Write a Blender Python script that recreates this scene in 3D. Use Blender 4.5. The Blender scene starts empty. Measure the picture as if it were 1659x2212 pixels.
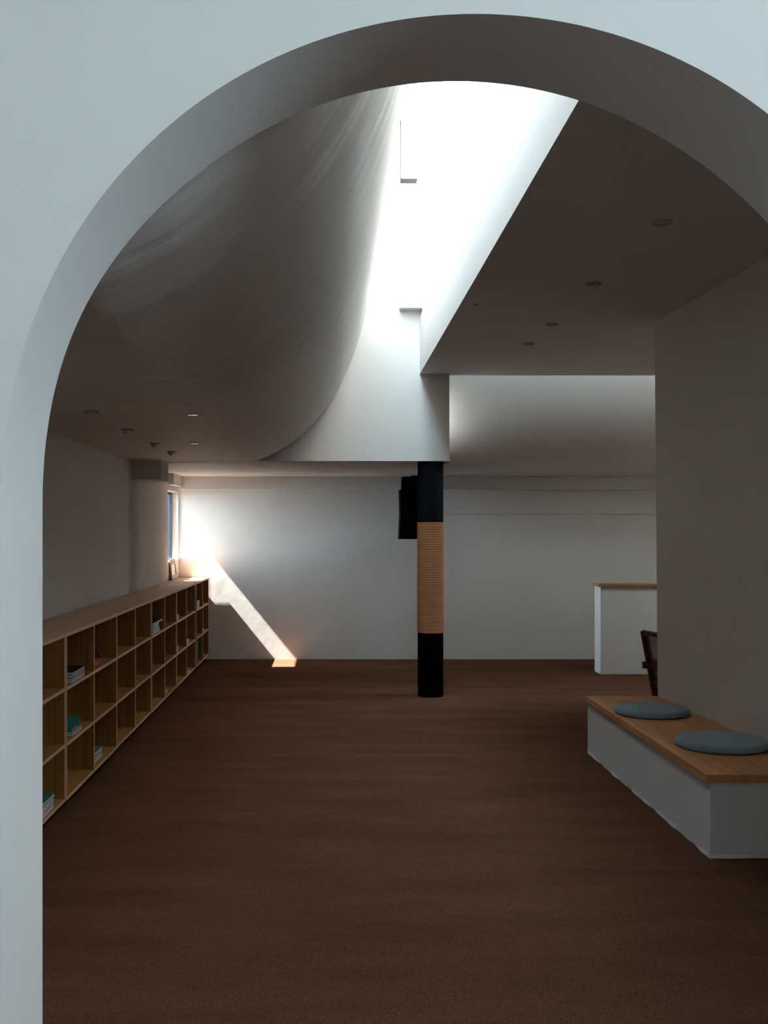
import bpy, bmesh, math, random
import numpy as np
from mathutils import Vector, Matrix
random.seed(7)
R = math.radians

# ------------------------------------------------------------------ camera, sky, sun, exposure
sc = bpy.context.scene
F, VX, VY, H = 2300.0, 711.0, 1145.0, 1.45       # focal length and vanishing point in pixels, eye height
cd = bpy.data.cameras.new('camera')
cam = bpy.data.objects.new('camera', cd)
sc.collection.objects.link(cam)
cam.location = (0, 0, H)
cam.rotation_euler = (R(90), 0, 0)
cd.sensor_fit = 'HORIZONTAL'
cd.sensor_width = 36
cd.lens = 36 * F / 1659
cd.shift_x = (829.5 - VX) / 1659
cd.shift_y = (VY - 1106) / 1659
cd.clip_start = 0.05
sc.camera = cam

SKY = 9.5
SUN = 30.0
world = bpy.data.worlds.new('sky')
sc.world = world
world.use_nodes = True
wn = world.node_tree
bgn = wn.nodes['Background']
bgn.inputs[0].default_value = (0.67, 0.86, 1.0, 1)
# hazy daylight: the sky is brightest low down on the side the sun stands on (-X)
_tc = wn.nodes.new('ShaderNodeTexCoord'); _sp = wn.nodes.new('ShaderNodeSeparateXYZ')
wn.links.new(_tc.outputs['Generated'], _sp.inputs[0])
def _m(op, a, b, c=None):
    n = wn.nodes.new('ShaderNodeMath'); n.operation = op
    for i, v in enumerate((a, b, c)):
        if v is None: continue
        if isinstance(v, (int, float)): n.inputs[i].default_value = v
        else: wn.links.new(v, n.inputs[i])
    return n.outputs[0]
_w = _m('POWER', _m('MAXIMUM', _m('MULTIPLY', _sp.outputs[0], -1.0), 0.0), 4.0)
_h = _m('MAXIMUM', _m('SUBTRACT', 1.0, _sp.outputs[2]), 0.0)
wn.links.new(_m('MULTIPLY', _m('MULTIPLY_ADD', _m('MULTIPLY', _w, _h), 2.3, 0.87), SKY), bgn.inputs[1])

sd = bpy.data.lights.new('sun', 'SUN')
sd.energy = SUN
sd.color = (1.0, 0.96, 0.91)
sd.angle = R(0.6)
sun = bpy.data.objects.new('sun', sd)
sc.collection.objects.link(sun)
sun.rotation_euler = Vector((1, 0.085, -1.23)).to_track_quat('-Z', 'Y').to_euler()

def portal(name, loc, size, direction):
    ld = bpy.data.lights.new(name, 'AREA')
    ld.shape = 'RECTANGLE'; ld.size, ld.size_y = size
    ld.cycles.is_portal = True
    o = bpy.data.objects.new(name, ld)
    sc.collection.objects.link(o)
    o.location = loc
    o.rotation_euler = Vector(direction).to_track_quat('-Z', 'Y').to_euler()
    return o

sc.view_settings.view_transform = 'Standard'
sc.view_settings.look = 'None'
sc.view_settings.gamma = 1
sc.view_settings.use_curve_mapping = False
sc.view_settings.exposure = 1.42
try:
    sc.cycles.use_denoising = True
    sc.cycles.max_bounces = 12
    sc.cycles.diffuse_bounces = 8
    sc.cycles.sample_clamp_indirect = 8
except Exception:
    pass

# ------------------------------------------------------------------ materials
def new_mat(name):
    m = bpy.data.materials.new(name); m.use_nodes = True
    nt = m.node_tree
    return m, nt, nt.nodes['Principled BSDF']

def N(nt, t, **kw):
    n = nt.nodes.new(t)
    for k, v in kw.items(): setattr(n, k, v)
    return n

def coords(nt, scale=(1, 1, 1), kind='Object'):
    tc = N(nt, 'ShaderNodeTexCoord'); mp = N(nt, 'ShaderNodeMapping')
    mp.inputs['Scale'].default_value = scale
    nt.links.new(tc.outputs[kind], mp.inputs['Vector'])
    return mp.outputs[0]

def noise(nt, vec, scale, detail=4, rough=0.5):
    n = N(nt, 'ShaderNodeTexNoise')
    n.inputs['Scale'].default_value = scale; n.inputs['Detail'].default_value = detail
    n.inputs['Roughness'].default_value = rough
    nt.links.new(vec, n.inputs['Vector'])
    return n.outputs['Fac']

def ramp(nt, fac, stops):
    r = N(nt, 'ShaderNodeValToRGB')
    e = r.color_ramp.elements
    while len(e) < len(stops): e.new(0.5)
    for k, (p, c) in enumerate(stops):
        e[k].position = p; e[k].color = (*c, 1)
    nt.links.new(fac, r.inputs[0])
    return r.outputs[0]

def bump(nt, b, fac, dist, strength=1.0, prev=None):
    n = N(nt, 'ShaderNodeBump')
    n.inputs['Distance'].default_value = dist; n.inputs['Strength'].default_value = strength
    nt.links.new(fac, n.inputs['Height'])
    if prev: nt.links.new(prev, n.inputs['Normal'])
    nt.links.new(n.outputs[0], b.inputs['Normal'])
    return n.outputs[0]

def plaster(name, c, wear=0.04, bd=0.0012, rough=0.85):
    m, nt, b = new_mat(name)
    v = coords(nt)
    f = noise(nt, v, 1.6, 5, 0.6)
    d = tuple(max(0, x - wear) for x in c)
    nt.links.new(ramp(nt, f, [(0.3, d), (0.62, c)]), b.inputs['Base Color'])
    b.inputs['Roughness'].default_value = rough
    b.inputs['Specular IOR Level'].default_value = 0.25
    p = bump(nt, b, noise(nt, v, 7, 3), bd * 2.0, 0.6)
    bump(nt, b, noise(nt, v, 90, 3), bd * 0.15, 0.5, p)
    return m

def ripple_plaster(name, c, scale, dist):
    m, nt, b = new_mat(name)
    v = coords(nt, scale)
    b.inputs['Base Color'].default_value = (*c, 1)
    b.inputs['Roughness'].default_value = 0.6
    b.inputs['Specular IOR Level'].default_value = 0.3
    p = bump(nt, b, noise(nt, v, 1.0, 3, 0.45), dist, 1.0)
    v2 = coords(nt, (0.5, 0.5, 0.5))
    bump(nt, b, noise(nt, v2, 2.5, 3), 0.004, 0.6, p)
    return m

def wood(name, scale, dark, light, rough=0.5):
    m, nt, b = new_mat(name)
    v = coords(nt, scale)
    f = noise(nt, v, 1.0, 6, 0.62)
    nt.links.new(ramp(nt, f, [(0.32, dark), (0.66, light)]), b.inputs['Base Color'])
    b.inputs['Roughness'].default_value = rough
    b.inputs['Specular IOR Level'].default_value = 0.3
    bump(nt, b, f, 0.0003, 0.5)
    return m

def plain(name, c, rough=0.6, metal=0.0, spec=0.4, nb=0.0):
    m, nt, b = new_mat(name)
    v = coords(nt)
    f = noise(nt, v, 14, 3)
    nt.links.new(ramp(nt, f, [(0.3, tuple(x * 0.9 for x in c)), (0.7, c)]), b.inputs['Base Color'])
    b.inputs['Roughness'].default_value = rough
    b.inputs['Metallic'].default_value = metal
    b.inputs['Specular IOR Level'].default_value = spec
    if nb: bump(nt, b, noise(nt, v, 250, 2), nb, 0.7)
    return m

M = {}
M['white'] = plaster('white plaster', (0.62, 0.59, 0.56))
M['white_smooth'] = plaster('smooth white paint', (0.63, 0.605, 0.58), 0.02, 0.0006)
M['ripple_y'] = ripple_plaster('hand trowelled plaster', (0.62, 0.585, 0.55), (0.35, 5.0, 0.5), 0.020)
M['ripple_x'] = plaster('smooth curved plaster', (0.62, 0.59, 0.56), 0.02, 0.001)
M['grey_plaster'] = plaster('trowelled low wall plaster', (0.68, 0.68, 0.67), 0.06, 0.0025)
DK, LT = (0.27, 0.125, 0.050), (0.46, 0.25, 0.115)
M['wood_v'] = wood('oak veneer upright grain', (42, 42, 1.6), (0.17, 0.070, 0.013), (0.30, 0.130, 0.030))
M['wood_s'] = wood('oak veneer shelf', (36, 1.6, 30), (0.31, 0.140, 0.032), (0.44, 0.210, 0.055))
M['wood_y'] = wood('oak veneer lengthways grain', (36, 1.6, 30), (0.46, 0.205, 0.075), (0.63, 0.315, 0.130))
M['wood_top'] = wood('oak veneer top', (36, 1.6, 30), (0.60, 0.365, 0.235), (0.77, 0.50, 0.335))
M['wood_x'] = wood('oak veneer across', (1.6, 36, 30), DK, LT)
M['teak'] = wood('dark teak', (25, 25, 2), (0.035, 0.010, 0.004), (0.075, 0.022, 0.009), 0.4)
M['cane'] = plain('woven cane', (0.16, 0.075, 0.03), 0.6)
M['black'] = plain('satin black paint', (0.003, 0.003, 0.004), 0.85, spec=0.03)
M['black_matte'] = plain('matte black casing', (0.0015, 0.0015, 0.0015), 0.8, spec=0.04)
M['rope'] = plain('jute rope', (0.40, 0.18, 0.080), 0.9, spec=0.1, nb=0.001)
M['ring'] = plain('painted fitting', (0.30, 0.29, 0.28), 0.5)
M['lampcup'] = plain('grey lamp cup', (0.45, 0.44, 0.43), 0.4)
M['lens'] = plain('dull lens', (0.10, 0.10, 0.10), 0.2)
M['rubber'] = plain('black castor', (0.02, 0.02, 0.02), 0.6)
M['frame_dark'] = plain('dark blue grey aluminium', (0.030, 0.040, 0.055), 0.4)
M['roof'] = plain('roof concrete', (0.45, 0.45, 0.44), 0.9)
M['ground'] = plain('dark paving', (0.09, 0.085, 0.08), 0.9)
M['bluewall'] = plain('blue cladding', (0.006, 0.016, 0.034), 0.7)

def fabric():
    m, nt, b = new_mat('grey blue felt')
    v = coords(nt)
    f = noise(nt, v, 320, 3, 0.7)
    nt.links.new(ramp(nt, f, [(0.3, (0.16, 0.225, 0.28)), (0.7, (0.31, 0.42, 0.51))]), b.inputs['Base Color'])
    b.inputs['Roughness'].default_value = 0.95
    b.inputs['Specular IOR Level'].default_value = 0.1
    b.inputs['Sheen Weight'].default_value = 0.2
    bump(nt, b, f, 0.0012, 0.8)
    return m
M['felt'] = fabric()

def carpet():
    m, nt, b = new_mat('brown loop carpet')
    v = coords(nt)
    fine = noise(nt, v, 210, 4, 0.8)
    vs = coords(nt, (0.9, 3.6, 1))
    big = noise(nt, vs, 1.2, 6, 0.65)
    c1 = ramp(nt, big, [(0.3, (0.122, 0.054, 0.031)), (0.7, (0.172, 0.080, 0.048))])
    c2 = ramp(nt, fine, [(0.36, (0.30, 0.30, 0.30)), (0.62, (1.0, 1.0, 1.0))])
    mx = N(nt, 'ShaderNodeMix', data_type='RGBA', blend_type='MULTIPLY')
    mx.inputs[0].default_value = 1.0
    nt.links.new(c1, mx.inputs[6]); nt.links.new(c2, mx.inputs[7])
    nt.links.new(mx.outputs[2], b.inputs['Base Color'])
    b.inputs['Roughness'].default_value = 1.0
    b.inputs['Specular IOR Level'].default_value = 0.0
    p = bump(nt, b, fine, 0.004, 0.8)
    bump(nt, b, big, 0.02, 0.35, p)
    return m
M['carpet'] = carpet()

def glass():
    m = bpy.data.materials.new('clear pane'); m.use_nodes = True
    nt = m.node_tree; nt.nodes.clear()
    out = N(nt, 'ShaderNodeOutputMaterial'); mx = N(nt, 'ShaderNodeMixShader')
    t = N(nt, 'ShaderNodeBsdfTransparent'); g = N(nt, 'ShaderNodeBsdfGlossy')
    t.inputs[0].default_value = (0.97, 0.985, 0.98, 1); g.inputs['Roughness'].default_value = 0.02
    mx.inputs[0].default_value = 0.03
    nt.links.new(t.outputs[0], mx.inputs[1]); nt.links.new(g.outputs[0], mx.inputs[2])
    nt.links.new(mx.outputs[0], out.inputs[0])
    return m
M['glass'] = glass()

_cm = {}
def colour(c, rough=0.55):
    k = tuple(round(x, 3) for x in c)
    if k not in _cm: _cm[k] = plain('book cover %d' % len(_cm), k, rough, spec=0.3)
    return _cm[k]
M['paper'] = plain('white paper', (0.62, 0.60, 0.57), 0.8, spec=0.1)

# ------------------------------------------------------------------ geometry helpers
col = sc.collection
def box(bm, x0, x1, y0, y1, z0, z1):
    vs = [bm.verts.new((x, y, z)) for z in (z0, z1) for y in (y0, y1) for x in (x0, x1)]
    for f in ((0, 2, 3, 1), (4, 5, 7, 6), (0, 1, 5, 4), (2, 6, 7, 3), (0, 4, 6, 2), (1, 3, 7, 5)):
        bm.faces.new([vs[i] for i in f])
    return vs

def bx(*boxes):
    bm = bmesh.new()
    for b in boxes: box(bm, *b)
    return bm

def bar(bm, a, b, w, d, up=(0, 0, 1)):
    """rectangular bar from a to b, w across, d in the third direction"""
    a, b = Vector(a), Vector(b)
    t = (b - a).normalized(); s = t.cross(Vector(up)).normalized(); n = s.cross(t)
    vs = []
    for p in (a, b):
        for i, j in ((-1, -1), (1, -1), (1, 1), (-1, 1)):
            vs.append(bm.verts.new(p + s * (i * w / 2) + n * (j * d / 2)))
    for f in ((3, 2, 1, 0), (4, 5, 6, 7), (0, 1, 5, 4), (1, 2, 6, 5), (2, 3, 7, 6), (3, 0, 4, 7)):
        bm.faces.new([vs[i] for i in f])

def lathe(bm, prof, seg=64, centre=(0, 0, 0), mat=None):
    c = Vector(centre); rings = []
    for r, z in prof:
        ring = []
        for k in range(seg):
            a = 2 * math.pi * k / seg
            p = Vector((r * math.cos(a), r * math.sin(a), z))
            if mat: p = mat @ p
            ring.append(bm.verts.new(c + p))
        rings.append(ring)
    for a, b in zip(rings, rings[1:]):
        for k in range(seg):
            f = bm.faces.new((a[k], a[(k + 1) % seg], b[(k + 1) % seg], b[k])); f.smooth = True
    bm.faces.new(rings[0][::-1]); bm.faces.new(rings[-1])

def extrude_poly(bm, pts3, vec, smooth_from=None, smooth_to=None):
    """closed polygon of 3D points extruded by vec"""
    v = Vector(vec)
    a = [bm.verts.new(p) for p in pts3]; b = [bm.verts.new(Vector(p) + v) for p in pts3]
    n = len(a)
    fa = bm.faces.new(a); fb = bm.faces.new(b[::-1])
    for k in range(n):
        f = bm.faces.new((a[k], b[k], b[(k + 1) % n], a[(k + 1) % n]))
        if smooth_from is not None and smooth_from <= k < smooth_to: f.smooth = True
    for f in (fa, fb):
        for e in f.edges: e.smooth = False

def link(name, bm, mat, parent=None, bev=0.0, loc=None):
    bmesh.ops.recalc_face_normals(bm, faces=bm.faces)
    if parent is not None: off = parent_world(parent)
    elif loc is not None: off = Vector(loc)
    else:
        xs = [v.co.x for v in bm.verts]; ys = [v.co.y for v in bm.verts]; zs = [v.co.z for v in bm.verts]
        off = Vector(((min(xs) + max(xs)) / 2, (min(ys) + max(ys)) / 2, min(zs)))
    bmesh.ops.translate(bm, verts=bm.verts, vec=-off)
    me = bpy.data.meshes.new(name); bm.to_mesh(me); bm.free()
    me.materials.append(mat)
    o = bpy.data.objects.new(name, me); col.objects.link(o)
    if parent is not None: o.parent = parent
    else: o.location = off
    if bev:
        mo = o.modifiers.new('bevel', 'BEVEL'); mo.width = bev; mo.segments = 2; mo.limit_method = 'ANGLE'
        mo.angle_limit = R(50)
    return o

def parent_world(p):
    v = Vector((0, 0, 0))
    while p is not None:
        v += Vector(p.location); p = p.parent
    return v

def tag(o, label, cat, group=None):
    o['label'] = label; o['category'] = cat
    if group: o['group'] = group
    return o

def thing(name, label, cat, loc, group=None):
    o = bpy.data.objects.new(name, None); col.objects.link(o); o.location = loc
    o.empty_display_size = 0.1
    return tag(o, label, cat, group)

def struct(name, bm, mat, label=None, bev=0.0, parent=None):
    o = link(name, bm, mat, parent, bev)
    if parent is None: o['kind'] = 'structure'
    if label: o['label'] = label
    return o

def smoothmesh(o, lo=None):
    return o

# ------------------------------------------------------------------ room shell
AY0, AY1 = 1.907, 2.20   # front and back face of the arch wall
ZL = 2.045      # low ceiling
ZR = 2.80       # ceiling on the right
YE = 9.20       # white beam wall above the column
YF = 11.95      # far wall
XL = -1.69      # left wall
struct('floor', bx((-3.2, 6.2, -4.2, 12.2, -0.12, 0.0)), M['carpet'], 'brown carpet floor')
# far wall
struct('wall_far', bx((XL - 0.1, 6.2, YF, YF + 0.2, 0, 4.2)), M['white'], 'white far wall crossed by a slanting patch of sunlight')
struct('trim_1', bx((XL, 6.0, YF - 0.12, YF, 1.90, ZL)), M['white_smooth'], 'shallow beam along the top of the far wall', 0.002)
struct('trim_2', bx((1.05, 6.0, YF - 0.025, YF, 1.632, 1.90)), M['white_smooth'], 'slightly raised band under the beam of the far wall, right of the column')
# left wall with a window opening near the far wall
WY0, WY1, WZ0, WZ1 = 11.15, YF - 0.015, 1.12, 1.87
struct('wall_left', bx((XL - 0.1, XL, AY1, WY0, 0, 2.2), (XL - 0.1, XL, WY1, YF, 0, 2.2),
                       (XL - 0.1, XL, WY0, WY1, 0, WZ0), (XL - 0.1, XL, WY0, WY1, WZ1, 2.2)), M['white'], 'white left wall above the bookcases')
w1 = bpy.data.objects.new('window_1', None); col.objects.link(w1); w1.location = (XL - 0.085, (WY0 + WY1) / 2, WZ0)
w1['kind'] = 'structure'; w1['label'] = 'narrow side window beside the far wall'
fx0, fx1 = XL - 0.099, XL - 0.072
bm = bx((fx0, fx1, WY0, WY0 + 0.03, WZ0, WZ1), (fx0, fx1, WY1 - 0.02, WY1, WZ0, WZ1),
        (fx0, fx1, WY0 + 0.03, WY1 - 0.03, WZ0, WZ0 + 0.03), (fx0, fx1, WY0 + 0.03, WY1 - 0.03, WZ1 - 0.03, WZ1))
link('window_frame', bm, M['frame_dark'], w1)
link('pane', bx((XL - 0.09, XL - 0.085, WY0 + 0.03, WY1 - 0.03, WZ0 + 0.03, WZ1 - 0.03)), M['glass'], w1)
portal('window_portal', (XL - 0.11, (WY0 + WY1) / 2, (WZ0 + WZ1) / 2), (WY1 - WY0, WZ1 - WZ0), (1, 0, 0))
bpy.data.objects['window_portal'].rotation_euler = (0, R(-90), 0)
bpy.data.lights['window_portal'].size = WZ1 - WZ0; bpy.data.lights['window_portal'].size_y = WY1 - WY0
# boxed beam end on the left wall, and the small box above the window
struct('trim_3', bx((XL, -1.443, 9.12, 9.56, 1.882, ZL)), M['white'], 'boxed beam end under the low ceiling on the left wall', 0.002)
struct('trim_4', bx((XL, -1.635, WY0 + 0.05, YF - 0.12, 1.93, ZL)), M['white_smooth'], 'small box above the side window')

# low ceiling that sweeps up into the skylight
prof = [(-0.626, 2.048), (-0.56, 2.069), (-0.492, 2.098), (-0.356, 2.168), (-0.221, 2.278), (-0.068, 2.442), (0.058, 2.627),
        (0.144, 2.802), (0.222, 2.994), (0.28, 3.186), (0.333, 3.40), (0.372, 3.60), (0.395, 3.72)]
def catmull(pts, n=8):
    P = [Vector(p) for p in pts]; P = [2 * P[0] - P[1]] + P + [2 * P[-1] - P[-2]]
    out = []
    for i in range(1, len(P) - 2):
        for k in range(n):
            t = k / n
            a, b, c, d = P[i - 1], P[i], P[i + 1], P[i + 2]
            out.append(0.5 * ((2 * b) + (-a + c) * t + (2 * a - 5 * b + 4 * c - d) * t * t + (-a + 3 * b - 3 * c + d) * t ** 3))
    out.append(P[-2]); return out
cur = catmull([(-0.80, ZL), (-0.70, ZL + 0.0005)] + prof, 6)
poly = [(XL - 0.1, AY1, ZL), (-1.2, AY1, ZL)] + [(p[0], AY1, p[1]) for p in cur] + [(0.36, AY1, 3.76), (XL - 0.1, AY1, 3.76)]
bm = bmesh.new()
extrude_poly(bm, poly, (0, YE - AY1, 0), 0, len(cur) + 1)
struct('ceiling', bm, M['ripple_y'], 'low plaster ceiling on the left, sweeping up in a curve to the skylight')
# beam wall above the column
struct('wall_beam', bx((XL - 0.1, 1.04, YE, YE + 0.22, ZL, 4.7), (0.90, 1.04, YE + 0.22, 10.2, ZL, 4.7)), M['white_smooth'],
       'white end wall hanging above the black column', 0.002)
struct('trim_5', bx((0.604, 0.7955, YE - 0.1, YE, 3.35, 4.7)), M['white_smooth'], 'upright casing high in the skylight shaft', 0.002)
struct('trim_7', bx((0.392, 0.484, 5.82, 5.90, 3.37, 4.58)), M['white_smooth'], 'upright casing on the left side of the skylight shaft', 0.002)
# right hand ceiling, its face is the right side of the shaft
struct('ceiling', bx((0.784, 6.0, AY1, 9.3, ZR, 3.292), (0.796, 6.0, AY1, 9.3, 3.306, 4.7), (0.90, 6.0, AY1, 9.3, 3.292, 3.306)), M['white_smooth'],
       'flat ceiling on the right of the skylight')
# flat ceiling beyond the beam wall
struct('ceiling', bx((XL - 0.1, 1.04, YE + 0.22, YF, ZL, 2.25)), M['ripple_y'], 'low flat ceiling in front of the far wall')
# second light slot: curved ceiling on the far right
pts = [(10.1, 4.2), (10.1, 3.40)]
for k in range(1, 25):
    a = math.pi / 2 * k / 24
    pts.append((11.6 - 1.5 * math.cos(a), 3.40 - 1.355 * math.sin(a)))
pts += [(YF, ZL), (YF, 4.2)]
bm = bmesh.new()
extrude_poly(bm, [(1.04, y, z) for y, z in pts], (4.96, 0, 0), 0, 25)
struct('ceiling', bm, M['ripple_x'], 'curved ceiling sweeping up behind the beam wall on the right')

# right wall block, far right wall
bm = bmesh.new()
extrude_poly(bm, [(2.118, 6.93, 0), (6.0, 6.93, 0), (6.0, AY1, 0), (2.259, AY1, 0)], (0, 0, ZR))
for v in bm.verts:
    if v.co.z < 0.1 and v.co.x < 3: v.co.x += 0.024      # the plaster face leans a little
struct('wall_right', bm, M['white'], 'white wall behind the bench on the right')
struct('wall_right', bx((6.0, 6.2, AY0, 12.15, 0, 4.7)), M['white'], 'outer wall of the room on the right')

# arch wall
def arch_curve(px, xc, y):
    zc = 1.50
    A, rr = [], []
    for x, v in px:
        X = (x - VX) * y / F - xc; Z = H + (VY - v) * y / F - zc
        th = math.atan2(Z, X)
        if th < -0.02: continue
        A.append([math.cos(2 * k * th) for k in range(5)]); rr.append(math.hypot(X, Z))
    c = np.linalg.lstsq(np.array(A), np.array(rr), rcond=None)[0]
    out = []
    n = 120
    for i in range(n + 1):
        th = math.pi - math.pi * i / n
        r = sum(c[k] * math.cos(2 * k * th) for k in range(5))
        out.append((xc + r * math.cos(th), zc + r * math.sin(th)))
    return out
front_px = [(242, 400), (170, 490), (108.5, 608), (68.7, 704), (36, 805), (16.3, 895), (5.4, 997), (1.8, 1069), (1, 1099), (443.6, 211.6), (317, 318),
            (566.6, 139), (690, 87), (850, 46.7), (1007, 30), (1100, 32), (1240, 50.6), (1384.5, 92), (1529, 161), (1659, 239)]
back_px = [(387, 400), (300, 487), (224, 592), (163, 711), (134, 783), (112, 870), (97.7, 979), (91.5, 1069), (91, 1104), (530, 300), (600, 260.7),
           (690, 224.5), (781, 199), (889, 181), (992, 176), (1100, 183), (1243.5, 217), (1366.5, 268), (1475, 334.6), (1565, 396), (1659, 494)]
AY0, AY1 = 1.907, 2.20
fc = arch_curve(front_px, 0.262, AY0); bc = arch_curve(back_px, 0.262, AY1)
fc = [(fc[0][0], 0.0)] + fc + [(fc[-1][0], 0.0)]
bc = [(bc[0][0], 0.0)] + bc + [(bc[-1][0], 0.0)]
bm = bmesh.new()
fv = [bm.verts.new((x, AY0, z)) for x, z in fc]; bv = [bm.verts.new((x, AY1, z)) for x, z in bc]
OX0, OX1, OZ = -3.0, 6.0, 4.7
fo = [bm.verts.new((x, AY0, z)) for x, z in ((OX1, 0), (OX1, OZ), (OX0, OZ), (OX0, 0))]
bo = [bm.verts.new((x, AY1, z)) for x, z in ((OX1, 0), (OX1, OZ), (OX0, OZ), (OX0, 0))]
f1 = bm.faces.new(fv + fo); f2 = bm.faces.new((bv + bo)[::-1])
for k in range(len(fv) - 1):
    f = bm.faces.new((fv[k], bv[k], bv[k + 1], fv[k + 1])); f.smooth = True
for a, b in ((0, 1), (1, 2), (2, 3)):
    bm.faces.new((fo[a], fo[b], bo[b], bo[a]))
for f in (f1, f2):
    for e in f.edges: e.smooth = False
struct('wall_front', bm, M['white'], 'thick white wall pierced by a wide arch')

# the room the camera stands in: daylight comes from a tall window on its right
struct('wall_left', bx((-3.2, -3.0, -4.0, AY0, 0, 4.7)), M['white'], 'left wall of the near room')
struct('wall_back', bx((-3.2, 4.2, -4.2, -4.0, 0, 4.7)), M['white'], 'back wall of the near room')
FW = (-3.8, 0.1, 2.35, 4.15)
struct('wall_right', bx((4.0, 4.2, -4.0, FW[0], 0, 4.7), (4.0, 4.2, FW[1], AY0, 0, 4.7), (4.0, 4.2, FW[0], FW[1], 0, FW[2]),
                        (4.0, 4.2, FW[0], FW[1], FW[3], 4.7)), M['white'], 'right wall of the near room')
struct('ceiling', bx((-3.2, 4.2, -4.2, AY0, 4.3, 4.5)), M['white'], 'ceiling of the near room')
w3 = bpy.data.objects.new('window_2', None); col.objects.link(w3); w3.location = (4.1, (FW[0] + FW[1]) / 2, FW[2]); w3['kind'] = 'structure'
my = (FW[0] + FW[1]) / 2
link('window_frame', bx((4.08, 4.13, FW[0], FW[0] + .05, FW[2], FW[3]), (4.08, 4.13, FW[1] - .05, FW[1], FW[2], FW[3]), (4.08, 4.13, my - .03, my + .03, FW[2], FW[3]),
     (4.08, 4.13, FW[0], FW[1], FW[2], FW[2] + .05), (4.08, 4.13, FW[0], FW[1], FW[3] - .05, FW[3])), M['frame_dark'], w3)
link('pane', bx((4.10, 4.106, FW[0] + .05, FW[1] - .05, FW[2] + .05, FW[3] - .05)), M['glass'], w3)
p = portal('near_room_portal', (4.25, my, (FW[2] + FW[3]) / 2), (FW[3] - FW[2], FW[1] - FW[0]), (-1, 0, 0))
p.rotation_euler = (0, R(90), 0)

# skylights
def skylight(name, x0, x1, y0, y1, z, n):
    w = bpy.data.objects.new(name, None); col.objects.link(w); w.location = ((x0 + x1) / 2, (y0 + y1) / 2, z); w['kind'] = 'structure'
    b = [(x0, x0 + .03, y0, y1, z, z + .05), (x1 - .03, x1, y0, y1, z, z + .05)]
    if (y1 - y0) > (x1 - x0):
        for k in range(n + 1):
            yy = y0 + (y1 - y0 - .04) * k / n; b.append((x0 + .03, x1 - .03, yy, yy + .04, z, z + .05))
    else:
        for k in range(n + 1):
            xx = x0 + (x1 - x0 - .04) * k / n; b.append((xx, xx + .04, y0, y1, z, z + .05))
    link('window_frame', bx(*b), M['white_smooth'], w)
    link('pane', bx((x0, x1, y0, y1, z + .055, z + .061)), M['glass'], w)
    portal(name + '_portal', ((x0 + x1) / 2, (y0 + y1) / 2, z + 0.1), (x1 - x0, y1 - y0), (0, 0, -1)).rotation_euler = (0, 0, 0)
SX0 = -0.15
skylight('window_3', SX0, 0.796, AY1, YE, 4.6, 4)
skylight('window_4', 1.04, 6.0, 9.3, 9.66, 3.32, 4)
struct('ceiling', bx((1.04, 6.0, 9.66, 10.12, 3.32, 3.45)), M['white_smooth'], 'closed part over the second light slot')
struct('wall_shaft', bx((SX0 - 0.15, SX0, AY1, YE, 3.76, 4.7)), M['white_smooth'], 'left side of the skylight shaft above the curve')
# outdoors
struct('ground', bx((-14, -1.95, 2, 16, -0.2, -0.05)), M['ground'], 'paving outside the side window')
struct('sun_blocker', bx((-4.3, -1.95, -1.0, 10.6, -0.05, 7.25)), M['roof'], 'unseen block added to shade the skylight shaft')  # added out of view, cuts the sun and sky reaching shaft and side window
struct('slot_sun_blocker', bx((0.90, 1.03, 9.32, 10.3, 4.7, 7.6)), M['roof'], 'unseen upright added to shade the second skylight')  # added out of view so that no sun falls into the second slot
struct('trim_6', bx((-2.30, XL - 0.1, 10.8, 12.4, 2.37, 2.47)), M['roof'], 'eave outside the side window')
struct('wall_outside', bx((-7.0, -1.80, 13.2, 13.4, -0.05, 6.0)), M['bluewall'], 'blue clad wall outside the side window')

# ------------------------------------------------------------------ column
cx, cy = 0.887, 9.32
t = thing('column', 'round black column wrapped with brown rope at its middle, under the white beam wall', 'column', (cx, cy, 0))
bm = bmesh.new(); lathe(bm, [(0.112, 0.0), (0.112, ZL)], 72, (cx, cy, 0))
link('shaft', bm, M['black'], t)
bm = bmesh.new()
pr = []
z0, z1, n = 0.555, 1.517, 120
pr.append((0.1125, z0))
for k in range(n):
    zc = z0 + (z1 - z0) * (k + 0.5) / n; h = (z1 - z0) / n / 2
    for a in (-70, -35, 0, 35, 70):
        pr.append((0.1135 + 0.0040 * math.cos(R(a)) + 0.0006 * math.sin(k * 2.3), zc + h * math.sin(R(a))))
pr.append((0.1125, z1))
lathe(bm, pr, 72, (cx, cy, 0))
o = link('rope_wrap', bm, M['rope'], t); o['label'] = 'brown rope coiled around the column'

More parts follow.
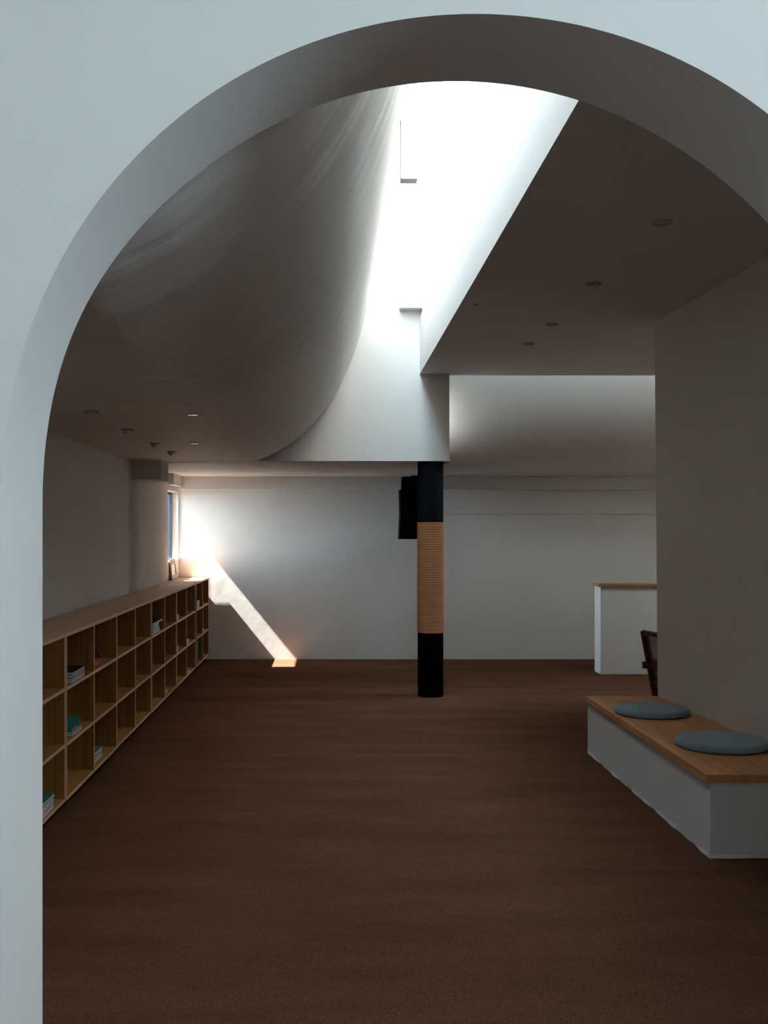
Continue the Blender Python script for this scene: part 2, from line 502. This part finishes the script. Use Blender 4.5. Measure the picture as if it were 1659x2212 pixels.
# ------------------------------------------------------------------ bookcases
FX = -1.36
ZB, ZT = 0.052, 0.917
rows = [ZB + (ZT - ZB) * k / 3 for k in range(4)]
def bookcase(y0, y1, fx, label, first=None):
    cyy = (y0 + y1) / 2
    t = thing('bookcase', label, 'bookcase', ((XL + fx) / 2, cyy, 0), 'oak cube bookcases along the left wall')
    th = 0.017
    bxk = XL + 0.014
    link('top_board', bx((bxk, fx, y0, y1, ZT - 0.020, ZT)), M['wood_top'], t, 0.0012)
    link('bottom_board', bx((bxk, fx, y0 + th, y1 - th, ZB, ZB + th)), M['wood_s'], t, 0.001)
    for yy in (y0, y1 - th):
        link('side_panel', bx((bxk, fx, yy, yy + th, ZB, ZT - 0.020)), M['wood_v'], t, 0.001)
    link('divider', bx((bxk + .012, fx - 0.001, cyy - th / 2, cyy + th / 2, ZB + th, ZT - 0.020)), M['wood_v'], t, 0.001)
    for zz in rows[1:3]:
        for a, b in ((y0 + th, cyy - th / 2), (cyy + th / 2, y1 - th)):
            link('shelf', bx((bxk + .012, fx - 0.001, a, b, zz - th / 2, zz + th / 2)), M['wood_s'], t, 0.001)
    link('back_panel', bx((bxk, bxk + 0.010, y0 + th, y1 - th, ZB + th, ZT - 0.020)), M['wood_v'], t)
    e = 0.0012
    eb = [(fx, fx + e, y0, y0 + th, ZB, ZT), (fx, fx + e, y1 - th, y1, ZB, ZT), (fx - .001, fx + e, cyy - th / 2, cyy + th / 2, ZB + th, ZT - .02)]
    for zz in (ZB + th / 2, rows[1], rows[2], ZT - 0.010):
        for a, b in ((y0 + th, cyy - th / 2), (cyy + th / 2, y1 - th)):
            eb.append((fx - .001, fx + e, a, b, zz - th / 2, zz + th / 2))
    o = link('lit_edges', bx(*eb), M['wood_top'], t)  # light falling on the front edges, put into the colour as paler strips
    o['label'] = 'paler strips for the light on the oak front edges'
    for xx in (bxk + 0.04, fx - 0.05):
        for yy in (y0 + 0.06, y1 - 0.06):
            bm = bmesh.new()
            mt = Matrix.Rotation(R(90), 3, 'Y')
            lathe(bm, [(0.018, -0.009), (0.021, -0.006), (0.021, 0.006), (0.018, 0.009)], 18, (xx, yy, 0.0215), mt)
            box(bm, xx - 0.012, xx + 0.012, yy - 0.012, yy + 0.012, 0.036, ZB)
            link('castor', bm, M['rubber'], t)
    return t
yb = [4.17, 5.49, 6.81, 8.13, 9.45, 10.77]
desc = ['oak cube bookcase nearest the arch, partly behind the white arch pier',
        'oak cube bookcase second from the arch, with black topped books and a pink booklet',
        'oak cube bookcase third from the arch, with every compartment empty',
        'oak cube bookcase fourth from the arch, tall white pile in its top row',
        'oak cube bookcase fifth from the arch, just before the sunlit one',
        'oak cube bookcase with sunlit top in the far corner against the end wall']
for k in range(5):
    bookcase(yb[k] + 0.001, yb[k + 1] - 0.001, FX + (0.0, 0.003, 0.0, 0.004, 0.006)[k], desc[k])
bookcase(10.835, 11.930, -1.352, desc[5])

# ------------------------------------------------------------------ books
S1, S2, S3 = rows[0] + 0.017, rows[1] + 0.0085, rows[2] + 0.0085
def book(x1, y0, z, dx, dy, th, cover, label, group=None, rot=0.0, name='book', page=M['paper'], tilt=None):
    """closed book lying with front edge at x1 (towards the room), from y0 to y0+dy"""
    c = Vector((x1 - dx / 2, y0 + dy / 2, z))
    t = thing(name, label, 'book', c, group)
    t.rotation_euler.z = rot
    if tilt: t.rotation_euler = tilt
    ct = 0.0016
    def L(n, b, m):
        bm = bx(*b); me = bpy.data.meshes.new(n); bmesh.ops.recalc_face_normals(bm, faces=bm.faces); bm.to_mesh(me); bm.free(); me.materials.append(m)
        o = bpy.data.objects.new(n, me); col.objects.link(o); o.parent = t; return o
    L('cover', [(-dx / 2, dx / 2, -dy / 2, dy / 2, 0, ct), (-dx / 2, dx / 2, -dy / 2, dy / 2, th - ct, th),
                (-dx / 2, -dx / 2 + ct, -dy / 2, dy / 2, ct, th - ct)], colour(cover))
    L('pages', [(-dx / 2 + ct, dx / 2 - 0.002, -dy / 2 + 0.002, dy / 2 - 0.002, ct, th - ct)], page)
    return t
def stack(x1, y0, z, dx, dy, ths, covers, where, group, names=None, rots=None, dys=None):
    n = len(ths)
    pos = ['at the bottom of', 'second from the bottom of', 'third from the bottom of', 'fourth from the bottom of', 'fifth from the bottom of']
    for k, th in enumerate(ths):
        pp = 'on top of' if k == n - 1 else pos[k]
        nm = names[k] if names else 'white book'
        r = (rots[k] if rots else (random.uniform(-0.03, 0.03)))
        book(x1 - 0.006 - random.uniform(0, 0.004), y0 + random.uniform(0, 0.004), z, dx, (dys[k] if dys else dy), th, covers[k], '%s %s %s' % (nm, pp, where), group, r)
        z += th + 0.0003
W = (0.60, 0.59, 0.57); W2 = (0.50, 0.48, 0.46); BK = (0.012, 0.012, 0.016); TEAL = (0.03, 0.22, 0.17); PINK = (0.55, 0.13, 0.17)
RED = (0.40, 0.02, 0.025); BLUE = (0.13, 0.20, 0.28); GREY = (0.30, 0.29, 0.30); ORANGE = (0.5, 0.12, 0.03); BEIGE = (0.42, 0.30, 0.18)
# black topped pile, second case
stack(FX, 5.66, S3, 0.22, 0.30, [.0135, .0135, .0135, .0135], [W, BK, BK, BK], 'the top row pile nearest the arch', 'books in the black topped pile',
      ['white book', 'black covered book', 'black covered book', 'black covered book'], [0, .01, -.01, .015])
# white pile, fourth case
stack(FX, 8.285, S3, 0.22, 0.29, [.0145] * 6, [W, BLUE, BLUE, BLUE, W, BK], 'the tallest white pile, top row', 'books in the tall white pile',
      ['white book', 'blue covered book', 'blue covered book', 'blue covered book', 'thin white book', 'dark covered book'],
      None, [.29, .29, .29, .29, .30, .44])
stack(FX, 9.53, S3, 0.17, 0.17, [.016, .016, .015], [W2, W, W2], 'the small white pile, fifth bookcase top row', 'books in the small top row pile')
stack(FX - .01, 10.175, S3, 0.15, 0.12, [.018, .018, .02], [W2, GREY, BLUE], 'the small grey pile, fifth bookcase top row', 'books in the grey pile',
      ['pale book', 'grey book', 'blue grey book'])
stack(-1.352, 10.955, S3, 0.19, 0.24, [.0155] * 5, [W2, W, W, W, GREY], 'the corner bookcase top row pile', 'books in the corner bookcase pile',
      ['white book'] * 4 + ['grey book'])
stack(FX - .03, 8.17, S2, 0.15, 0.11, [.016, .014], [BEIGE, BEIGE], 'the little beige pair, middle row', 'beige books', ['beige book', 'beige book'])
stack(FX, 9.50, S2, 0.15, 0.18, [.018, .018, .014], [GREY, PINK, GREY], 'the pile beside the red booklet, middle row', 'books beside the red booklet',
      ['grey book', 'dusty pink book', 'pale grey book'])
stack(FX, 10.19, S2, 0.17, 0.21, [.013, .013, .013], [W2, W, W2], 'the low pile beside the leaning white booklet', 'books beside the leaning booklet')
stack(-1.352, 11.44, S2, 0.16, 0.16, [.012, .012], [PINK, W2], 'the low pair, corner bookcase middle row', 'books at the far end', ['pink book', 'white book'])
stack(FX, 5.68, S2, 0.16, 0.22, [.011, .011], [GREY, BEIGE], 'the pair under the slanting green booklet', 'books under the green booklet', ['grey book', 'beige book'])
stack(FX - .02, 6.27, S1, 0.18, 0.24, [.02, .018, .022], [W2, GREY, BLUE], 'the blue topped bottom row pile', 'books in the blue topped pile', ['white book', 'grey book', 'dusty blue book'])
stack(FX - .01, 8.90, S1, 0.17, 0.20, [.014, .013, .015], [W2, GREY, (0.30, 0.03, 0.08)], 'the dark red topped bottom row pile', 'books in the red topped pile',
      ['white book', 'grey book', 'dark red book'])
stack(FX, 4.98, S1, 0.20, 0.32, [.018, .016, .02, .018], [W, PINK, W2, TEAL], 'the teal topped pile beside the arch pier', 'books in the teal topped pile',
      ['white book', 'pink book', 'pale book', 'teal book'])
stack(FX, 10.16, S1, 0.20, 0.30, [.008, .008], [W2, BEIGE], 'the flat pale pair, fifth bookcase bottom row', 'flat pale books', ['pale thin book', 'beige thin book'])

def slab(name, label, cat, pts, vec, mat, group=None):
    bm = bmesh.new(); extrude_poly(bm, [Vector(p) for p in pts], vec)
    o = link(name, bm, mat); return tag(o, label, cat, group)
# slanting green booklet resting on the pair
slab('booklet', 'green booklet lying slanted across the two books nearest the arch in the middle row', 'booklet',
     [(FX - .015, 5.67, S2 + .0245), (FX - .015, 5.90, S2 + .062), (FX - .18, 5.90, S2 + .062), (FX - .18, 5.67, S2 + .0245)], (0, -0.001, 0.010), colour(TEAL))
slab('booklet', 'green booklet standing under the raised end of the slanted booklet in the middle row', 'booklet',
     [(FX - .015, 5.865, S2 + .001), (FX - .015, 5.885, S2 + .001), (FX - .015, 5.885, S2 + .056), (FX - .015, 5.865, S2 + .052)], (-0.16, 0, 0), colour((0.04, 0.30, 0.20)))
# pink booklet and curling red card
slab('booklet', 'pink booklet lying in the top row right of the black topped pile', 'booklet',
     [(FX - .045, 6.39, S3 + .001), (FX - .045, 6.56, S3 + .001), (FX - .08, 6.66, S3 + .001), (FX - .23, 6.40, S3 + .001)], (0, 0, 0.014), colour(PINK))
bm = bmesh.new()
rows_ = []
for k in range(9):
    s = k / 8
    yy = 6.41 + 0.285 * s ** 0.8 ; zz = S3 + 0.15 - 0.135 * s ** 1.1
    rows_.append((yy, zz))
pl = [(FX - .075, y, z) for y, z in rows_] + [(FX - .075, y - 0.003, z - 0.003) for y, z in reversed(rows_)]
extrude_poly(bm, pl, (-0.10, 0.02, 0))
# its foot stands on the booklet, its top leans on the panel
tag(link('card', bm, colour(RED)), 'curled red card leaning behind the pink booklet', 'card')
slab('booklet', 'thin white booklet leaning on the divider in the middle row of the fifth bookcase', 'booklet',
     [(FX - .005, 10.175, S2 + .001), (FX - .005, 10.180, S2 + .001), (FX - .005, 10.138, S2 + .185), (FX - .005, 10.132, S2 + .185)], (-0.14, 0, 0), colour(W))
slab('booklet', 'thin white booklet leaning on the divider in the middle row of the corner bookcase', 'booklet',
     [(-1.36, 11.405, S2 + .001), (-1.36, 11.410, S2 + .001), (-1.36, 11.390, S2 + .19), (-1.36, 11.385, S2 + .19)], (-0.12, 0, 0), colour(W2))
slab('booklet', 'red booklet standing in the middle row of the fifth bookcase', 'booklet',
     [(FX - .01, 9.474, S2 + .001), (FX - .01, 9.494, S2 + .001), (FX - .01, 9.486, S2 + .10), (FX - .01, 9.468, S2 + .10)], (-0.11, 0, 0), colour(RED))
slab('booklet', 'red booklet standing in the bottom row of the fourth bookcase', 'booklet',
     [(FX - .06, 8.24, S1 + .001), (FX - .06, 8.275, S1 + .001), (FX - .06, 8.31, S1 + .075), (FX - .06, 8.275, S1 + .08)], (-0.10, 0, 0), colour(RED))
slab('booklet', 'orange booklet standing behind the red one in the bottom row', 'booklet',
     [(FX - .02, 8.152, S1 + .001), (FX - .02, 8.18, S1 + .001), (FX - .02, 8.18, S1 + .05), (FX - .02, 8.152, S1 + .05)], (-0.12, 0, 0), colour(ORANGE))
slab('book', 'dark little book in the middle row right of the green booklets', 'book',
     [(FX - .03, 6.17, S2 + .0005), (FX - .03, 6.215, S2 + .0005), (FX - .03, 6.215, S2 + .05), (FX - .03, 6.17, S2 + .05)], (-0.1, 0, 0), colour((0.05, 0.03, 0.025)))
# grey beaker
bm = bmesh.new(); lathe(bm, [(0.026, 0), (0.030, 0.004), (0.034, 0.06), (0.034, 0.066), (0.031, 0.066), (0.028, 0.01)], 24, (-1.41, 10.95, S2 + 0.0003))
tag(link('beaker', bm, M['lampcup']), 'small grey beaker in the middle row of the corner bookcase', 'beaker')
# tall green folder with a pale rim
t = thing('folder', 'tall dark green folder with a pale rim in the bottom row of the corner bookcase', 'folder', (-1.40, 10.94, S1))
def rr_outline(w, h, r=0.02, n=6):
    pts = [(0, 0), (w, 0)]
    for k in range(n + 1):
        a = R(90) * k / n; pts.append((w - r + r * math.cos(a), h - r + r * math.sin(a)))
    pts.append((0, h)); return pts
base = Vector((-1.358, 10.885, S1 + 0.001))
for nm, x0, m, ins, tt in (('board', -0.006, colour((0.015, 0.11, 0.085)), 0.005, 0.010), ('rim', 0.0, colour((0.42, 0.40, 0.30)), 0.0, 0.008)):
    bm = bmesh.new()
    pts = [base + Vector((x0 * 0 - (0 if nm == 'board' else 0.0085), p[0] * 1.0, p[1])) for p in rr_outline(0.145 - ins, 0.235 - ins)]
    extrude_poly(bm, pts, (-tt, 0, 0))
    link(nm, bm, m, t)

# framed pictures leaning on the window above the corner bookcase
t = thing('picture_frame', 'framed picture leaning against the side window on the corner bookcase', 'picture', (-1.67, 11.39, ZT))
def lean(y0, y1, a, b, z0, z1, m, nm, tk=0.014):
    bm = bmesh.new()
    # a: x at bottom, b: x at top (at full height)
    hz = 0.225
    f = lambda z: a + (b - a) * (z - ZT) / hz
    pts = [(f(z0), y0, z0), (f(z0) + tk, y0, z0), (f(z1) + tk, y0, z1), (f(z1), y0, z1)]
    extrude_poly(bm, pts, (0, y1 - y0, 0)); return link(nm, bm, m, t)
grey = plain('pale grey frame', (0.36, 0.33, 0.31), 0.6)
lean(11.22, 11.56, -1.664, -1.6885, ZT + 0.001, ZT + 0.055, grey, 'frame_rail')
lean(11.22, 11.56, -1.664, -1.6885, ZT + 0.165, ZT + 0.225, grey, 'frame_rail')
lean(11.22, 11.25, -1.664, -1.6885, ZT + 0.055, ZT + 0.165, grey, 'frame_stile')
lean(11.52, 11.56, -1.664, -1.6885, ZT + 0.055, ZT + 0.165, M['frame_dark'], 'frame_stile')
lean(11.25, 11.52, -1.661, -1.6855, ZT + 0.055, ZT + 0.165, colour((0.6, 0.66, 0.72), 0.3), 'picture', 0.006)

# ------------------------------------------------------------------ bench, cushions
t = thing('bench', 'low plastered bench with an oak seat board against the right wall', 'bench', (1.9, 5.8, 0))
bm = bmesh.new()
ns, nz = 60, 6
def wob(k): return 0.0030 * math.sin(k * 0.45) + 0.0022 * math.sin(k * 1.1 + 1) + random.uniform(-0.0008, 0.0008)
path = [(1.683, 6.93 - 2.226 * k / ns) for k in range(ns + 1)] + [(1.683 + 0.50 * k / 14, 4.704) for k in range(1, 15)]
path += [(2.205, 4.704), (2.1385, 6.93)]
w_ = [wob(k) for k in range(len(path))]
grid = []
for j in range(nz + 1):
    zz = 0.333 * j / nz; f = max(0.0, 1 - j / 1.0)
    row = []
    for k, (x, y) in enumerate(path):
        dx = -f * (w_[k] + 0.002) if k <= ns else 0.0
        dy = -f * (w_[k] + 0.002) if ns <= k < ns + 15 else 0.0
        row.append(bm.verts.new((x + dx, y + dy, 0.02 * 0 + (0.0 if j == 0 else 0.018 + 0.315 * (j - 1) / (nz - 1)))))
    grid.append(row)
nn = len(path)
for a_, b_ in zip(grid, grid[1:]):
    for k in range(nn):
        bm.faces.new((a_[k], a_[(k + 1) % nn], b_[(k + 1) % nn], b_[k]))
bm.faces.new(grid[0][::-1]); bm.faces.new(grid[-1])
link('plinth', bm, M['grey_plaster'], t)
bm = bmesh.new()
extrude_poly(bm, [(1.667, 4.697, 0.334), (1.667, 6.931, 0.334), (2.1375, 6.931, 0.334), (2.138 + (6.93 - 4.697) * 0.0298 - .0005, 4.697, 0.334)], (0, 0, 0.036))
link('seat_board', bm, M['wood_y'], t, 0.001)
def cushion(x, y, r, label):
    t = thing('seat_cushion', label, 'cushion', (x, y, 0.3702), 'round cushions on the bench')
    bm = bmesh.new()
    h = 0.042
    pr = [(r * 0.90, 0.0)]
    for k in range(0, 13):
        a = R(-80 + 160 * k / 12); pr.append((r - h * 0.5 + h * 0.5 * math.cos(a), h / 2 + h / 2 * math.sin(a) * 0.98))
    pr += [(r * 0.80, h * 1.01), (r * 0.5, h * 1.06), (r * 0.2, h * 1.09), (0.004, h * 1.09)]
    lathe(bm, pr, 72, (x, y, 0.3704))
    link('cover', bm, M['felt'], t)
    bm = bmesh.new()
    rr_, q = r + 0.0005, 0.0022
    lathe(bm, [(rr_ - 0.006, 0.0125), (rr_ - 0.001, 0.011), (rr_ + 0.0012, 0.0125), (rr_ - 0.001, 0.014)], 72, (x, y, 0.3704))
    link('seam', bm, M['felt'], t)
cushion(1.897, 6.26, 0.213, 'grey blue round cushion at the far end of the bench')
cushion(1.955, 5.31, 0.222, 'grey blue round cushion nearer the camera on the bench')

# low partition
t = thing('partition', 'low white partition with an oak cap in the room on the far right', 'partition', (3.8, 10.8, 0))
link('panel', bx((2.724, 5.9, 10.69, 10.93, 0, 0.880)), M['grey_plaster'], t, 0.004)
link('cap', bx((2.700, 5.9, 10.67, 10.95, 0.880, 0.908)), M['wood_x'], t, 0.002)

# ------------------------------------------------------------------ chair
n_ = Vector((0.98, 0.20, 0)).normalized(); u_ = Vector((0.20, -0.98, 0)).normalized(); zz_ = Vector((0, 0, 1))
P0 = Vector((2.232, 7.55, 0))
t = thing('cane_chair', 'dark teak chair with a cane back, half hidden behind the right wall', 'chair', P0 + n_ * 0.25 + u_ * 0.22)
def C(a, b, c): return P0 + n_ * a + u_ * b + zz_ * c
def backx(z): return (0.735 - z) * 0.20           # lean of the back
BW = 0.44
for b in (0.0, BW):
    bm = bmesh.new(); bar(bm, C(backx(.735), b, .735), C(backx(.22), b, .22), 0.046, 0.032, up=u_)
    link('back_post', bm, M['teak'], t, 0.004)
bm = bmesh.new(); bar(bm, C(backx(.722), -0.016, .722), C(backx(.722), BW + .016, .722), 0.030, 0.036)
link('top_rail', bm, M['teak'], t, 0.006)
bm = bmesh.new(); bar(bm, C(backx(.49), 0.0, .495), C(backx(.49), BW, .495), 0.028, 0.05)
link('lower_rail', bm, M['teak'], t, 0.004)
def cane(name, f, w, h, pitch=0.0105, tk=0.0012):
    bm = bmesh.new()
    k = int(w / pitch)
    for i in range(k + 1): bar(bm, f(w * i / k, 0), f(w * i / k, h), pitch * 0.40, tk, up=n_ if abs(f(0, 0).z - f(0, h).z) > 0.05 else zz_)
    k = int(h / pitch)
    for i in range(k + 1): bar(bm, f(0, h * i / k), f(w, h * i / k), pitch * 0.40, tk, up=n_ if abs(f(0, 0).z - f(0, h).z) > 0.05 else zz_)
    return link(name, bm, M['cane'], t)
cane('back_cane', lambda a, b: C(backx(.52 + b) , .018 + a, .52 + b), BW - .036, .185)
cane('back_cane', lambda a, b: C(backx(.37 + b) , .018 + a, .37 + b), BW - .036, .10)
bm = bmesh.new(); bar(bm, C(backx(.355), 0, .355), C(backx(.355), BW, .355), 0.03, 0.04); link('seat_rail', bm, M['teak'], t, .003)
SEATZ = 0.40
for b in (0.0, BW):
    bm = bmesh.new(); bar(bm, C(0.06, b, SEATZ - .03), C(0.52, b, SEATZ + .01), 0.03, 0.045); link('seat_rail', bm, M['teak'], t, .003)
bm = bmesh.new(); bar(bm, C(0.52, 0, SEATZ + .01), C(0.52, BW, SEATZ + .01), 0.03, 0.045); link('seat_rail', bm, M['teak'], t, .003)
cane('seat_cane', lambda a, b: C(0.08 + b, .016 + a, SEATZ - .02 + b * 0.09), BW - .032, .42)
# stub of the arm behind the back, arms
for b in (-0.034, BW + 0.034):
    bm = bmesh.new(); bar(bm, C(0.012, b, .487), C(0.48, b, .545), 0.036, 0.05); link('armrest', bm, M['teak'], t, .004)
for b in (-0.034, BW + 0.034):
    bm = bmesh.new(); bar(bm, C(0.30, b, .54), C(0.46, b, 0.0), 0.03, 0.05); link('leg', bm, M['teak'], t, .003)
    bm = bmesh.new(); bar(bm, C(0.30, b, .50), C(0.06, b, 0.0), 0.03, 0.05); link('leg', bm, M['teak'], t, .003)

# ------------------------------------------------------------------ loudspeaker
t = thing('loudspeaker', 'black loudspeaker hung from the ceiling behind the column', 'loudspeaker', (0.95, 11.6, 1.35))
bm = bmesh.new()
extrude_poly(bm, [(0.790, 11.55, 1.885), (0.797, 11.55, 2.03), (1.10, 11.55, 2.03), (1.10, 11.55, 1.885)], (0, 0.20, 0)); link('bracket', bm, M['black_matte'], t)
bm = bmesh.new()
extrude_poly(bm, [(0.772, 11.50, 1.64), (0.765, 11.50, 1.885), (1.12, 11.50, 1.885), (1.12, 11.50, 1.64)], (0, 0.26, 0)); link('cabinet', bm, M['black_matte'], t)
bm = bmesh.new()
extrude_poly(bm, [(0.757, 11.48, 1.352), (0.772, 11.48, 1.64), (1.12, 11.48, 1.64), (1.12, 11.48, 1.352)], (0, 0.26, 0)); link('cabinet', bm, M['black_matte'], t)
link('ceiling_mount', bx((0.90, 1.00, 11.60, 11.70, 2.03, ZL)), M['black_matte'], t)

# ------------------------------------------------------------------ ceiling fittings
def downlight(x, y, z, r, label, group, tilt=0.0, head=True, az=0.0):
    t = thing('downlight', label, 'downlight', (x, y, z), group)
    bm = bmesh.new()
    seg = 36
    prof_ = [(r * 0.78, -0.0005), (r, -0.0005), (r, -0.003), (r * 0.93, -0.005), (r * 0.80, -0.005), (r * 0.78, -0.0005)]
    rings = []
    for q, h in prof_:
        rings.append([bm.verts.new((x + q * math.cos(2 * math.pi * k / seg), y + q * math.sin(2 * math.pi * k / seg), z + h)) for k in range(seg)])
    for a, b in zip(rings, rings[1:]):
        for k in range(seg):
            f = bm.faces.new((a[k], a[(k + 1) % seg], b[(k + 1) % seg], b[k])); f.smooth = True
    link('trim_ring', bm, M['ring'], t)
    bm = bmesh.new()
    if head:
        mt = Matrix.Rotation(az, 3, 'Z') @ Matrix.Rotation(tilt, 3, 'Y')
        lathe(bm, [(r * 0.15, -0.034), (r * 0.32, -0.032), (r * 0.76, -0.002), (r * 0.70, 0.0)], 32, (x, y, z), mt)
        for v in bm.verts:
            v.co.z = min(v.co.z, z - 0.0008)
        link('lamp_head', bm, M['lampcup'], t)
    else:
        lathe(bm, [(r * 0.77, -0.0045), (r * 0.5, -0.0015), (r * 0.1, -0.0008)], 32, (x, y, z))
        link('lens', bm, M['lens'], t)
G1 = 'downlights of the low ceiling on the left'
for k, (y, w) in enumerate([(4.44, 'nearest the arch, cut by the arch edge'), (5.325, 'second from the arch'), (6.28, 'third from the arch'),
                            (7.28, 'fourth from the arch'), (8.05, 'farthest, near the boxed beam end')]):
    downlight(-1.19, y, ZL, 0.042, 'tilted downlight in low left ceiling, ' + w, G1, R(38), True, R(20))
downlight(-0.70, 5.47, ZL, 0.036, 'flat pale fitting in the low ceiling, the nearer of two', 'flat fittings in the low ceiling', 0, False)
downlight(-0.92, 7.28, ZL, 0.036, 'flat pale fitting in the low ceiling, the farther of two', 'flat fittings in the low ceiling', 0, False)
G2 = 'downlights of the flat ceiling on the right'
downlight(1.46, 4.67, ZR, 0.045, 'flat downlight in the right ceiling nearest the arch', G2, 0, False)
downlight(1.446, 5.826, ZR, 0.045, 'tilted downlight with its cup hanging out of the right ceiling', G2, R(-30), True, R(15))
downlight(1.463, 6.98, ZR, 0.043, 'flat downlight in the right ceiling just beyond the tilted one', G2, 0, False)
downlight(1.444, 7.705, ZR, 0.043, 'flat downlight in the right ceiling farthest from the arch', G2, 0, False)
bm = bmesh.new(); lathe(bm, [(0.020, -0.003), (0.0235, -0.001), (0.0235, -0.0002)], 24, (0.879, 6.376, ZR))
tag(link('cover_plate', bm, M['ring']), 'small round cover plate in the right ceiling beside the skylight edge', 'cover plate')
